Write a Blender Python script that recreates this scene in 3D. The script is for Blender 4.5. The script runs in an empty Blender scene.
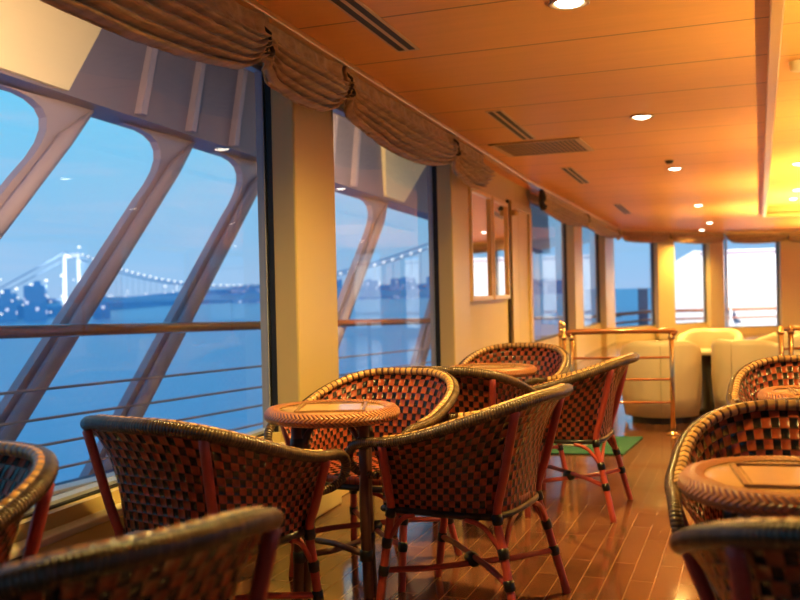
import bpy, math, random
from mathutils import Vector, Matrix, noise
random.seed(4)
S = bpy.context.scene
COL = S.collection
PI = math.pi
def R(d): return math.radians(d)
def lerp(a, b, t): return a + (b - a) * t
def sstep(a, b, x):
    t = min(1, max(0, (x - a) / (b - a))); return t * t * (3 - 2 * t)

# ------------------------------------------------------------------ materials
def new_mat(name):
    m = bpy.data.materials.new(name); m.use_nodes = True
    nt = m.node_tree
    return m, nt, nt.nodes['Principled BSDF']
def pbr(name, col, rough=.5, metal=0, coat=0, noise_amt=0, noise_scale=20, bump=0, sheen=0, spec=None):
    m, nt, b = new_mat(name)
    b.inputs['Base Color'].default_value = (*col, 1)
    b.inputs['Roughness'].default_value = rough
    b.inputs['Metallic'].default_value = metal
    b.inputs['Coat Weight'].default_value = coat
    b.inputs['Sheen Weight'].default_value = sheen
    if spec is not None: b.inputs['Specular IOR Level'].default_value = spec
    if noise_amt or bump:
        tc = nt.nodes.new('ShaderNodeTexCoord')
        n = nt.nodes.new('ShaderNodeTexNoise'); n.inputs['Scale'].default_value = noise_scale; n.inputs['Detail'].default_value = 4
        nt.links.new(tc.outputs['Object'], n.inputs['Vector'])
        if noise_amt:
            mx = nt.nodes.new('ShaderNodeMix'); mx.data_type = 'RGBA'
            mx.inputs['A'].default_value = (*[c * (1 - noise_amt) for c in col], 1)
            mx.inputs['B'].default_value = (*[min(1, c * (1 + noise_amt)) for c in col], 1)
            nt.links.new(n.outputs['Fac'], mx.inputs['Factor'])
            nt.links.new(mx.outputs['Result'], b.inputs['Base Color'])
        if bump:
            bp = nt.nodes.new('ShaderNodeBump'); bp.inputs['Strength'].default_value = bump; bp.inputs['Distance'].default_value = .01
            nt.links.new(n.outputs['Fac'], bp.inputs['Height']); nt.links.new(bp.outputs['Normal'], b.inputs['Normal'])
    return m
class N:
    """small maths-node helper"""
    def __init__(s, nt): s.nt = nt
    def m(s, op, a, b=None, c=None):
        n = s.nt.nodes.new('ShaderNodeMath'); n.operation = op
        for i, v in enumerate((a, b, c)):
            if v is None: continue
            if isinstance(v, (int, float)): n.inputs[i].default_value = v
            else: s.nt.links.new(v, n.inputs[i])
        return n.outputs[0]
    def mix(s, f, A, B):
        n = s.nt.nodes.new('ShaderNodeMix'); n.data_type = 'RGBA'
        for k, v in (('Factor', f), ('A', A), ('B', B)):
            if isinstance(v, (int, float)): n.inputs[k].default_value = v
            elif isinstance(v, tuple): n.inputs[k].default_value = (*v, 1)
            else: s.nt.links.new(v, n.inputs[k])
        return n.outputs['Result']
    def uv(s):
        tc = s.nt.nodes.new('ShaderNodeTexCoord'); sp = s.nt.nodes.new('ShaderNodeSeparateXYZ')
        s.nt.links.new(tc.outputs['UV'], sp.inputs[0]); return sp.outputs[0], sp.outputs[1]
    def obj(s):
        tc = s.nt.nodes.new('ShaderNodeTexCoord'); sp = s.nt.nodes.new('ShaderNodeSeparateXYZ')
        s.nt.links.new(tc.outputs['Object'], sp.inputs[0]); return tc.outputs['Object'], sp.outputs

def weave_mat(name, red, dark):
    # basket weave, one unit of UV = one strand crossing; dark strands show as squares
    m, nt, b = new_mat(name); q = N(nt)
    u, v = q.uv()
    fu = q.m('ABSOLUTE', q.m('SUBTRACT', q.m('FRACT', u), .5)); fv = q.m('ABSOLUTE', q.m('SUBTRACT', q.m('FRACT', v), .5))
    par = q.m('FLOORED_MODULO', q.m('ADD', q.m('FLOOR', u), q.m('FLOOR', v)), 2.0)
    odd = q.m('GREATER_THAN', par, .5)
    ins = q.m('MULTIPLY', q.m('LESS_THAN', fu, .45), q.m('LESS_THAN', fv, .46))
    isdark = q.m('MULTIPLY', odd, ins)
    groove = q.m('GREATER_THAN', fv, .44)
    n = nt.nodes.new('ShaderNodeTexNoise'); n.inputs['Scale'].default_value = 3; n.inputs['Detail'].default_value = 3
    tc = nt.nodes.new('ShaderNodeTexCoord'); nt.links.new(tc.outputs['UV'], n.inputs['Vector'])
    rr = q.mix(n.outputs['Fac'], tuple(c * .6 for c in red), tuple(min(1, c * 1.35) for c in red))
    rr = q.mix(groove, rr, tuple(c * .35 for c in red))
    col = q.mix(isdark, rr, dark)
    nt.links.new(col, b.inputs['Base Color'])
    # height: both strands bulge in their own cell
    hu = q.m('SUBTRACT', 1.0, q.m('POWER', q.m('MULTIPLY', fu, 2.0), 2.0)); hv = q.m('SUBTRACT', 1.0, q.m('POWER', q.m('MULTIPLY', fv, 2.0), 2.0))
    h = q.m('MULTIPLY', q.m('ADD', .4, q.m('MULTIPLY', hu, .6)), q.m('ADD', .3, q.m('MULTIPLY', hv, .7)))
    bp = nt.nodes.new('ShaderNodeBump'); bp.inputs['Strength'].default_value = .8; bp.inputs['Distance'].default_value = .006
    nt.links.new(h, bp.inputs['Height']); nt.links.new(bp.outputs['Normal'], b.inputs['Normal'])
    nt.links.new(q.m('SUBTRACT', .30, q.m('MULTIPLY', isdark, .08)), b.inputs['Roughness'])
    return m
def wrap_mat(name, a, bcol, turns, slant, duty=.25, rough=.3, distance=.004):
    # cane wrapped round a pole: bands along v, slanted by u
    m, nt, b = new_mat(name); q = N(nt)
    u, v = q.uv()
    w = q.m('ADD', q.m('MULTIPLY', v, turns), q.m('MULTIPLY', u, slant))
    f = q.m('FRACT', w)
    cell = q.m('FLOOR', w)
    wn = nt.nodes.new('ShaderNodeTexWhiteNoise'); wn.noise_dimensions = '1D'; nt.links.new(cell, wn.inputs['W'])
    base = q.mix(wn.outputs['Value'], a, tuple(min(1, c * 1.9) for c in a))
    col = q.mix(q.m('LESS_THAN', f, duty), base, bcol)
    nt.links.new(col, b.inputs['Base Color']); b.inputs['Roughness'].default_value = rough
    d = q.m('SUBTRACT', f, .5); h = q.m('SUBTRACT', 1.0, q.m('MULTIPLY', q.m('MULTIPLY', d, d), 4.0))
    bp = nt.nodes.new('ShaderNodeBump'); bp.inputs['Strength'].default_value = .7; bp.inputs['Distance'].default_value = distance
    nt.links.new(h, bp.inputs['Height']); nt.links.new(bp.outputs['Normal'], b.inputs['Normal'])
    return m
def braid_mat(name, a, bcol, nu, nv):
    m, nt, b = new_mat(name); q = N(nt)
    u, v = q.uv()
    x = q.m('MULTIPLY', u, nu); y = q.m('MULTIPLY', v, nv)
    tri = q.m('ABSOLUTE', q.m('SUBTRACT', q.m('FRACT', x), .5))      # herringbone
    f = q.m('FRACT', q.m('ADD', q.m('MULTIPLY', tri, 2.0), y))
    col = q.mix(q.m('LESS_THAN', f, .28), a, bcol)
    nt.links.new(col, b.inputs['Base Color']); b.inputs['Roughness'].default_value = .32
    d = q.m('SUBTRACT', f, .6); h = q.m('SUBTRACT', 1.0, q.m('MULTIPLY', q.m('MULTIPLY', d, d), 4.0))
    bp = nt.nodes.new('ShaderNodeBump'); bp.inputs['Strength'].default_value = .8; bp.inputs['Distance'].default_value = .006
    nt.links.new(h, bp.inputs['Height']); nt.links.new(bp.outputs['Normal'], b.inputs['Normal'])
    return m
def emit(name, col, s):
    m = bpy.data.materials.new(name); m.use_nodes = True; nt = m.node_tree; nt.nodes.clear()
    e = nt.nodes.new('ShaderNodeEmission'); o = nt.nodes.new('ShaderNodeOutputMaterial')
    e.inputs[0].default_value = (*col, 1); e.inputs[1].default_value = s
    nt.links.new(e.outputs[0], o.inputs[0]); return m
def glass_mat():
    m = bpy.data.materials.new('window_glass'); m.use_nodes = True; nt = m.node_tree; nt.nodes.clear()
    t = nt.nodes.new('ShaderNodeBsdfTransparent'); t.inputs[0].default_value = (.97, .985, 1, 1)
    g = nt.nodes.new('ShaderNodeBsdfGlossy'); g.inputs['Roughness'].default_value = .0
    f = nt.nodes.new('ShaderNodeFresnel'); f.inputs[0].default_value = 1.5
    mx = nt.nodes.new('ShaderNodeMixShader'); o = nt.nodes.new('ShaderNodeOutputMaterial')
    geo = nt.nodes.new('ShaderNodeNewGeometry'); front = nt.nodes.new('ShaderNodeMath'); front.operation = 'SUBTRACT'; front.inputs[0].default_value = 1
    nt.links.new(geo.outputs['Backfacing'], front.inputs[1])
    fm = nt.nodes.new('ShaderNodeMath'); fm.operation = 'MULTIPLY'; nt.links.new(f.outputs[0], fm.inputs[0]); nt.links.new(front.outputs[0], fm.inputs[1])
    nt.links.new(fm.outputs[0], mx.inputs[0]); nt.links.new(t.outputs[0], mx.inputs[1]); nt.links.new(g.outputs[0], mx.inputs[2])
    nt.links.new(mx.outputs[0], o.inputs[0]); return m
def floor_mat():
    m, nt, b = new_mat('floor_planks'); q = N(nt)
    tc = nt.nodes.new('ShaderNodeTexCoord'); mp = nt.nodes.new('ShaderNodeMapping')
    mp.inputs['Rotation'].default_value = (0, 0, R(90))
    nt.links.new(tc.outputs['Object'], mp.inputs['Vector'])
    br = nt.nodes.new('ShaderNodeTexBrick')
    br.inputs['Scale'].default_value = 1; br.inputs['Brick Width'].default_value = .62; br.inputs['Row Height'].default_value = .092
    br.inputs['Mortar Size'].default_value = .0026; br.inputs['Mortar Smooth'].default_value = .1; br.inputs['Bias'].default_value = 0
    br.inputs['Color1'].default_value = (.13, .046, .024, 1); br.inputs['Color2'].default_value = (.21, .083, .040, 1); br.inputs['Mortar'].default_value = (.30, .155, .075, 1)
    br.offset = .37
    nt.links.new(mp.outputs[0], br.inputs['Vector'])
    n = nt.nodes.new('ShaderNodeTexNoise'); n.inputs['Scale'].default_value = 6; n.inputs['Detail'].default_value = 6
    mp2 = nt.nodes.new('ShaderNodeMapping'); mp2.inputs['Scale'].default_value = (6, 1, 1)
    nt.links.new(tc.outputs['Object'], mp2.inputs['Vector']); nt.links.new(mp2.outputs[0], n.inputs['Vector'])
    mx = nt.nodes.new('ShaderNodeMix'); mx.data_type = 'RGBA'; mx.blend_type = 'MULTIPLY'; mx.inputs['Factor'].default_value = .45
    rmp = nt.nodes.new('ShaderNodeValToRGB'); rmp.color_ramp.elements[0].position = .3; rmp.color_ramp.elements[0].color = (.45, .45, .45, 1); rmp.color_ramp.elements[1].position = .7
    nt.links.new(n.outputs['Fac'], rmp.inputs[0]); nt.links.new(br.outputs['Color'], mx.inputs['A']); nt.links.new(rmp.outputs[0], mx.inputs['B'])
    nt.links.new(mx.outputs['Result'], b.inputs['Base Color'])
    n2 = nt.nodes.new('ShaderNodeTexNoise'); n2.inputs['Scale'].default_value = 3.0; nt.links.new(tc.outputs['Object'], n2.inputs['Vector'])
    nt.links.new(q.m('ADD', .03, q.m('MULTIPLY', n2.outputs['Fac'], .15)), b.inputs['Roughness'])
    bp = nt.nodes.new('ShaderNodeBump'); bp.inputs['Strength'].default_value = .35; bp.inputs['Distance'].default_value = .004; bp.invert = True
    nt.links.new(br.outputs['Fac'], bp.inputs['Height'])
    bp2 = nt.nodes.new('ShaderNodeBump'); bp2.inputs['Strength'].default_value = .06; bp2.inputs['Distance'].default_value = .02
    nt.links.new(n2.outputs['Fac'], bp2.inputs['Height']); nt.links.new(bp.outputs['Normal'], bp2.inputs['Normal'])
    nt.links.new(bp2.outputs['Normal'], b.inputs['Normal'])
    b.inputs['Specular IOR Level'].default_value = .85
    return m
def ceiling_mat(name, col, pitch, off):
    m, nt, b = new_mat(name); q = N(nt)
    v, (x, y, z) = q.obj()
    f = q.m('FRACT', q.m('DIVIDE', q.m('SUBTRACT', y, off), pitch))
    d = q.m('MINIMUM', f, q.m('SUBTRACT', 1.0, f))
    line = q.m('LESS_THAN', d, .011)
    n = nt.nodes.new('ShaderNodeTexNoise'); n.inputs['Scale'].default_value = 2.2; n.inputs['Detail'].default_value = 5
    mp = nt.nodes.new('ShaderNodeMapping'); mp.inputs['Scale'].default_value = (1, 9, 1)
    nt.links.new(v, mp.inputs['Vector']); nt.links.new(mp.outputs[0], n.inputs['Vector'])
    c = q.mix(n.outputs['Fac'], tuple(k * .9 for k in col), tuple(k * 1.08 for k in col))
    c = q.mix(line, c, tuple(k * .45 for k in col))
    nt.links.new(c, b.inputs['Base Color']); b.inputs['Roughness'].default_value = .42; b.inputs['Specular IOR Level'].default_value = .28
    bp = nt.nodes.new('ShaderNodeBump'); bp.inputs['Strength'].default_value = .5; bp.inputs['Distance'].default_value = .006
    nt.links.new(q.m('MINIMUM', d, .02), bp.inputs['Height']); nt.links.new(bp.outputs['Normal'], b.inputs['Normal'])
    return m
def cloth_mat():
    m, nt, b = new_mat('paisley_cloth'); q = N(nt)
    tc = nt.nodes.new('ShaderNodeTexCoord')
    vo = nt.nodes.new('ShaderNodeTexVoronoi'); vo.inputs['Scale'].default_value = 17
    n = nt.nodes.new('ShaderNodeTexNoise'); n.inputs['Scale'].default_value = 38; n.inputs['Detail'].default_value = 4; n.inputs['Distortion'].default_value = 1.2
    nt.links.new(tc.outputs['UV'], vo.inputs['Vector']); nt.links.new(tc.outputs['UV'], n.inputs['Vector'])
    f = q.m('MULTIPLY', q.m('ADD', q.m('MULTIPLY', vo.outputs['Distance'], 1.0), n.outputs['Fac']), .75)
    c = q.mix(q.m('SMOOTH_MIN', f, 1.0, .1), (.16, .085, .035), (.52, .33, .16))
    nt.links.new(c, b.inputs['Base Color']); b.inputs['Roughness'].default_value = .75; b.inputs['Sheen Weight'].default_value = .3
    return m
def sea_mat():
    m, nt, b = new_mat('sea_water')
    b.inputs['Base Color'].default_value = (.085, .37, .63, 1); b.inputs['Roughness'].default_value = .3
    tc = nt.nodes.new('ShaderNodeTexCoord'); n = nt.nodes.new('ShaderNodeTexNoise'); n.inputs['Scale'].default_value = .35; n.inputs['Detail'].default_value = 6
    mp = nt.nodes.new('ShaderNodeMapping'); mp.inputs['Scale'].default_value = (1, .35, 1); mp.inputs['Rotation'].default_value = (0, 0, R(20))
    nt.links.new(tc.outputs['Object'], mp.inputs['Vector']); nt.links.new(mp.outputs[0], n.inputs['Vector'])
    bp = nt.nodes.new('ShaderNodeBump'); bp.inputs['Strength'].default_value = .5; bp.inputs['Distance'].default_value = .35
    nt.links.new(n.outputs['Fac'], bp.inputs['Height']); nt.links.new(bp.outputs['Normal'], b.inputs['Normal'])
    return m
def building_mat():
    m, nt, b = new_mat('hazed_building'); q = N(nt)
    v, (x, y, z) = q.obj()
    wn = nt.nodes.new('ShaderNodeTexWhiteNoise'); wn.noise_dimensions = '3D'
    sc = nt.nodes.new('ShaderNodeVectorMath'); sc.operation = 'SNAP'; sc.inputs[1].default_value = (2.2, 2.2, 2.2)
    nt.links.new(v, sc.inputs[0]); nt.links.new(sc.outputs[0], wn.inputs['Vector'])
    lit = q.m('GREATER_THAN', wn.outputs['Value'], .95)
    b.inputs['Base Color'].default_value = (.30, .54, .80, 1); b.inputs['Roughness'].default_value = .8  # pale blue distance haze put into the base colour
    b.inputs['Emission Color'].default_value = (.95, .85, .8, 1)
    nt.links.new(q.m('MULTIPLY', lit, .8), b.inputs['Emission Strength'])
    return m
M = {}
M['weave'] = weave_mat('woven_red_black', (.36, .062, .020), (.008, .0075, .011))
M['seat_weave'] = M['weave']
M['rim'] = wrap_mat('rim_cane_wrap', (.072, .040, .016), (.022, .012, .006), 105, 1, .25, .24, .0025)
M['pole'] = pbr('red_rattan_pole', (.42, .060, .045), .33, noise_amt=.25, noise_scale=30)
M['black_wrap'] = wrap_mat('black_cane_wrap', (.012, .011, .012), (.004, .004, .004), 8, 0, .3, .3, .002)
M['table_edge'] = braid_mat('braided_edge', (.52, .19, .065), (.22, .05, .022), 4, 90)
M['table_wood'] = pbr('golden_table_wood', (.60, .34, .14), .14, noise_amt=.12, noise_scale=9)
M['inlay'] = pbr('inlay_wood', (.55, .31, .13), .14, noise_amt=.1, noise_scale=14)
M['inlay_edge'] = pbr('inlay_edge_wood', (.34, .17, .07), .25)
M['dark_pole'] = pbr('dark_rattan_pole', (.075, .028, .022), .35, noise_amt=.3, noise_scale=25)
M['wall'] = pbr('cream_wall', (.66, .50, .20), .42, noise_amt=.03, noise_scale=3)
M['pillar'] = pbr('cream_pillar', (.64, .48, .20), .35)
M['sill'] = pbr('sill_paint', (.70, .62, .50), .4)
M['dark_panel'] = pbr('dark_wood_panel', (.07, .03, .016), .4, noise_amt=.2, noise_scale=6)
M['dark_gap'] = pbr('dark_recess', (.02, .016, .014), .7)
M['gasket'] = pbr('black_gasket', (.008, .008, .009), .5)
M['alu'] = pbr('window_frame_blue_grey', (.42, .42, .50), .35)
M['glass'] = glass_mat()
M['floor'] = floor_mat()
M['ceiling'] = ceiling_mat('ceiling_panels', (.82, .40, .13), .7435, 3.877)
M['tray'] = ceiling_mat('tray_panels', (.80, .42, .14), .7435, 3.877)
M['trim'] = pbr('gilt_trim', (.80, .50, .20), .28, metal=.6)
M['cloth'] = cloth_mat()
M['dark_cloth'] = pbr('dark_cord', (.03, .022, .02), .6)
M['vent_white'] = pbr('vent_paint', (.62, .42, .24), .4)
M['grille'] = None
M['black'] = pbr('black_paint', (.010, .009, .009), .5)
M['brass'] = pbr('polished_brass', (.78, .50, .22), .22, metal=1)
M['rail_wood'] = pbr('varnished_rail_wood', (.36, .11, .035), .22, coat=.6, noise_amt=.2, noise_scale=18)
M['leather'] = pbr('cream_leather', (.60, .49, .31), .45, noise_amt=.04, noise_scale=12, bump=.08)
M['leather_dark'] = pbr('taupe_seam', (.42, .34, .22), .55)
M['green'] = pbr('green_mat', (.004, .095, .055), .8, noise_amt=.25, noise_scale=90, bump=.5)
M['steel'] = pbr('lilac_grey_steel', (.38, .32, .41), .45, noise_amt=.04, noise_scale=4)
M['steel_dark'] = pbr('grey_blue_steel', (.20, .175, .25), .5, noise_amt=.06, noise_scale=3)
M['lit_cream'] = pbr('lamplit_cream', (.86, .72, .46), .45)  # lamplight on the plating put into the colour
M['white_paint'] = pbr('white_ship_paint', (.88, .87, .86), .5)
M['deck'] = pbr('outer_deck', (.035, .06, .17), .6)
M['sea'] = sea_mat()
M['building'] = building_mat()
M['land'] = pbr('hazy_shore', (.24, .46, .72), .9, noise_amt=.15, noise_scale=.03)  # distance haze mixed into the land colour
M['bridge'] = pbr('pale_bridge_steel', (.92, .93, .95), .5)
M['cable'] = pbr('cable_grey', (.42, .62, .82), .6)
M['lamp_city'] = emit('city_lamp', (1, .95, .88), 2.2)
M['lens'] = emit('lamp_lens', (1, .88, .70), 14)
M['mirror'] = pbr('mirror_glass', (.88, .86, .80), .03, metal=1)
M['frame_wood'] = pbr('honey_frame_wood', (.92, .64, .28), .3, noise_amt=.15, noise_scale=20)
def grille_mat():
    m, nt, b = new_mat('perforated_grille'); q = N(nt)
    v, (x, y, z) = q.obj()
    f = q.m('FRACT', q.m('MULTIPLY', x, 26.0)); g = q.m('FRACT', q.m('MULTIPLY', y, 26.0))
    hole = q.m('MULTIPLY', q.m('LESS_THAN', f, .6), q.m('LESS_THAN', g, .8))
    nt.links.new(q.mix(hole, (.34, .20, .11), (.03, .018, .012)), b.inputs['Base Color']); b.inputs['Roughness'].default_value = .5
    return m
M['grille'] = grille_mat()

# ------------------------------------------------------------------ mesh building
class MB:
    def __init__(s): s.v = []; s.f = []; s.uv = []; s.mi = []
    def add(s, v, f, uv=None, mi=0):
        o = len(s.v); s.v += [tuple(p) for p in v]; s.f += [tuple(i + o for i in q) for q in f]
        s.uv += uv if uv else [(0, 0)] * len(v); s.mi += [mi] * len(f); return s
    def box(s, c, d, mi=0, rz=0):
        cx, cy, cz = c; a, b, e = d[0] / 2, d[1] / 2, d[2] / 2; k, q = math.cos(rz), math.sin(rz)
        v = [(cx + x * a * k - y * b * q, cy + x * a * q + y * b * k, cz + z * e) for z in (-1, 1) for x, y in ((-1, -1), (1, -1), (1, 1), (-1, 1))]
        return s.add(v, [(3, 2, 1, 0), (4, 5, 6, 7), (0, 1, 5, 4), (1, 2, 6, 5), (2, 3, 7, 6), (3, 0, 4, 7)], None, mi)
    def hexa(s, b, t, mi=0):
        """bottom and top quads (same winding, counter-clockwise from above)"""
        return s.add(list(b) + list(t), [(3, 2, 1, 0), (4, 5, 6, 7), (0, 1, 5, 4), (1, 2, 6, 5), (2, 3, 7, 6), (3, 0, 4, 7)], None, mi)
    def tube(s, pts, r, n=8, cap=True, mi=0, closed=False):
        P = [Vector(p) for p in pts]; m = len(P)
        rr = r if isinstance(r, (list, tuple)) else [r] * m
        T = []
        for i in range(m):
            a = P[(i - 1) % m] if closed else P[max(0, i - 1)]; b = P[(i + 1) % m] if closed else P[min(m - 1, i + 1)]
            T.append((b - a).normalized())
        up = Vector((0, 0, 1)) if abs(T[0].z) < .9 else Vector((1, 0, 0))
        nx = (up - T[0] * up.dot(T[0])).normalized()
        v = []; uv = []; L = 0
        for i in range(m):
            if i: L += (P[i] - P[i - 1]).length
            nx = (nx - T[i] * nx.dot(T[i])).normalized(); ny = T[i].cross(nx)
            for k in range(n + 1):
                a = 2 * PI * k / n
                v.append(P[i] + nx * (rr[i] * math.cos(a)) + ny * (rr[i] * math.sin(a))); uv.append((k / n, L))
        f = []
        for i in range(m if closed else m - 1):
            for k in range(n):
                a = i * (n + 1) + k; b = ((i + 1) % m) * (n + 1) + k
                f.append((a, a + 1, b + 1, b))
        if cap and not closed:
            for i, d in ((0, -1), (m - 1, 1)):       # rounded end
                c = P[i] + T[i] * d * rr[i] * .6; o = len(v)
                v.append(c); uv.append((.5, 0))
                for k in range(n):
                    a = i * (n + 1) + k
                    f.append((a + 1, a, o) if d < 0 else (a, a + 1, o))
        return s.add(v, f, uv, mi)
    def lathe(s, prof, c=(0, 0, 0), n=24, mi=0):
        v = []; uv = []; f = []; m = len(prof)
        for k in range(n + 1):
            a = 2 * PI * k / n
            for j, (r, z) in enumerate(prof):
                v.append((c[0] + r * math.cos(a), c[1] + r * math.sin(a), c[2] + z)); uv.append((j / (m - 1), k / n))
        for k in range(n):
            for j in range(m - 1):
                a = k * m + j; b = (k + 1) * m + j
                f.append((a, b, b + 1, a + 1))
        return s.add(v, f, uv, mi)
    def prism(s, poly, origin, ex, ey, ez, depth, mi=0):
        """polygon in (ex, ey) extruded along ez, with quads for the sides"""
        O = Vector(origin); ex, ey, ez = Vector(ex), Vector(ey), Vector(ez); n = len(poly)
        v = [O + ex * a + ey * b for a, b in poly] + [O + ex * a + ey * b + ez * depth for a, b in poly]
        f = [tuple(range(n))[::-1], tuple(range(n, 2 * n))] + [(i, (i + 1) % n, n + (i + 1) % n, n + i) for i in range(n)]
        return s.add(v, f, None, mi)
    def build(s, name, mat, parent=None, smooth=False, bevel=0):
        me = bpy.data.meshes.new(name); me.from_pydata(s.v, [], s.f)
        ul = me.uv_layers.new(name='UVMap')
        for l in me.loops: ul.data[l.index].uv = s.uv[l.vertex_index]
        mats = mat if isinstance(mat, (list, tuple)) else [mat]
        for k in mats: me.materials.append(k)
        for i, p in enumerate(me.polygons): p.material_index = s.mi[i]; p.use_smooth = smooth
        import bmesh
        bm = bmesh.new(); bm.from_mesh(me)
        bmesh.ops.recalc_face_normals(bm, faces=bm.faces); bm.to_mesh(me); bm.free()
        o = bpy.data.objects.new(name, me); COL.objects.link(o)
        if parent: o.parent = parent
        if bevel:
            b = o.modifiers.new('bevel', 'BEVEL'); b.width = bevel; b.segments = 2; b.limit_method = 'ANGLE'
        return o
def tag(o, label=None, cat=None, group=None, kind=None):
    if label: o['label'] = label
    if cat: o['category'] = cat
    if group: o['group'] = group
    if kind: o['kind'] = kind
    return o
def thing(name, label, cat, loc=(0, 0, 0), rz=0, group=None):
    o = bpy.data.objects.new(name, None); o.empty_display_size = .1; COL.objects.link(o)
    o.location = loc; o.rotation_euler = (0, 0, rz); return tag(o, label, cat, group)
def setting(name):
    o = bpy.data.objects.new(name, None); o.empty_display_size = .1; COL.objects.link(o); o['kind'] = 'structure'; return o
def struct(o): o['kind'] = 'structure'; return o
def dup(o, parent=None):
    c = o.copy(); COL.objects.link(c)
    if parent: c.parent = parent
    for ch in list(o.children): dup(ch, c)
    return c
def smoothcurve(pts, k=6):
    """Catmull-Rom"""
    P = [Vector(p) for p in pts]; out = []
    for i in range(len(P) - 1):
        a = P[max(0, i - 1)]; b = P[i]; c = P[i + 1]; d = P[min(len(P) - 1, i + 2)]
        for j in range(k):
            t = j / k
            out.append(.5 * ((2 * b) + (c - a) * t + (2 * a - 5 * b + 4 * c - d) * t * t + (3 * b - a - 3 * c + d) * t ** 3))
    out.append(P[-1]); return out

# ------------------------------------------------------------------ plan of the room (metres, camera stands over the origin)
CZ = 2.38
def trimX(y):                       # ceiling line along the window wall
    return -(1.745 + .0539 * y) if y < 10.5 else -(2.311 + .0236 * (y - 10.5))
def wallpt(y, off, z): return Vector((trimX(y) - off, y, z))
Y0, Y1 = -3.5, 19.85
C1 = Vector((trimX(Y1), Y1, 0)); C2 = Vector((-.48, 22.85, 0)); C3 = Vector((6.6, 26.2, 0))
XR = 6.6
FRONT, GLASS = .12, .27              # pillar face and glass plane, measured out from the ceiling line

fl = MB().add([(trimX(Y0) - .5, Y0, 0), (XR, Y0, 0), (XR, 26.4, 0), (-.48, 23.2, 0), (-2.9, 20.1, 0), (-2.8, 10.5, 0)], [(0, 1, 2, 3, 4, 5)])
struct(fl.build('floor', M['floor']))
# ceiling with a raised tray
tx0 = lambda y: .135 + .0099 * (y - 4.4)
TY = 17.6; TX1 = 4.6
ceil = MB()
ceil.add([(trimX(Y0) - .4, Y0, CZ), (tx0(Y0), Y0, CZ), (tx0(TY), TY, CZ), (trimX(10.5) - .4, 10.5, CZ), (trimX(Y1) - .4, Y1 + .2, CZ)], [(0, 1, 2, 4, 3)])
ceil.add([(tx0(TY), TY, CZ), (TX1, TY, CZ), (TX1, 26.3, CZ), (-.48, 23.2, CZ), (trimX(Y1) - .4, Y1 + .2, CZ)], [(0, 1, 2, 3, 4)])
ceil.add([(TX1, Y0, CZ), (XR, Y0, CZ), (XR, 26.6, CZ), (TX1, 26.3, CZ)], [(0, 1, 2, 3)])
struct(ceil.build('ceiling', M['ceiling']))
TZ = 2.53
tr = MB()
tr.add([(tx0(Y0), Y0, TZ), (TX1, Y0, TZ), (TX1, TY, TZ), (tx0(TY), TY, TZ)], [(0, 1, 2, 3)])
struct(tr.build('ceiling_tray', M['tray']))
tw = MB()
tw.add([(tx0(Y0), Y0, CZ), (tx0(TY), TY, CZ), (tx0(TY), TY, TZ), (tx0(Y0), Y0, TZ)], [(0, 1, 2, 3)])
tw.add([(tx0(TY), TY, CZ), (TX1, TY, CZ), (TX1, TY, TZ), (tx0(TY), TY, TZ)], [(0, 1, 2, 3)])
tw.add([(TX1, Y0, CZ), (TX1, TY, CZ), (TX1, TY, TZ), (TX1, Y0, TZ)], [(0, 1, 2, 3)])
struct(tw.build('trim_1', M['trim']))
tm = MB()                            # moulding round the tray
tm.hexa([(tx0(Y0) - .03, Y0, CZ - .05), (tx0(Y0) + .03, Y0, CZ - .05), (tx0(TY) + .03, TY, CZ - .05), (tx0(TY) - .03, TY, CZ - .05)],
        [(tx0(Y0) - .03, Y0, CZ + .02), (tx0(Y0) + .03, Y0, CZ + .02), (tx0(TY) + .03, TY, CZ + .02), (tx0(TY) - .03, TY, CZ + .02)])
tm.box(((tx0(TY) + TX1) / 2, TY, CZ - .015), (TX1 - tx0(TY), .06, .07)); tm.box((TX1, (Y0 + TY) / 2, CZ - .015), (.06, TY - Y0, .07))
struct(tm.build('trim_2', M['trim'], bevel=.008))
# cornice along the window wall
cn = MB()
for ya, yb in ((Y0, 10.5), (10.5, Y1 + .02)):
    A, B = wallpt(ya, 0, 0), wallpt(yb, 0, 0)
    cn.hexa([(A.x - .035, A.y, CZ - .035), (A.x + .035, A.y, CZ - .035), (B.x + .035, B.y, CZ - .035), (B.x - .035, B.y, CZ - .035)],
            [(A.x - .035, A.y, CZ - .001), (A.x + .035, A.y, CZ - .001), (B.x + .035, B.y, CZ - .001), (B.x - .035, B.y, CZ - .001)])
def seg_bar(mb, A, B, off, w, z0, z1):
    d = (B - A).normalized(); n = Vector((-d.y, d.x, 0))
    P = [A - n * (off - w / 2) * -1, A - n * (off + w / 2) * -1, B - n * (off + w / 2) * -1, B - n * (off - w / 2) * -1]
    mb.hexa([(p.x, p.y, z0) for p in P], [(p.x, p.y, z1) for p in P])
for A, B in ((C1, C2), (C2, C3)): seg_bar(cn, A, B, 0, .07, CZ - .035, CZ - .001)
struct(cn.build('trim_3', M['trim'], bevel=.008))

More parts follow.
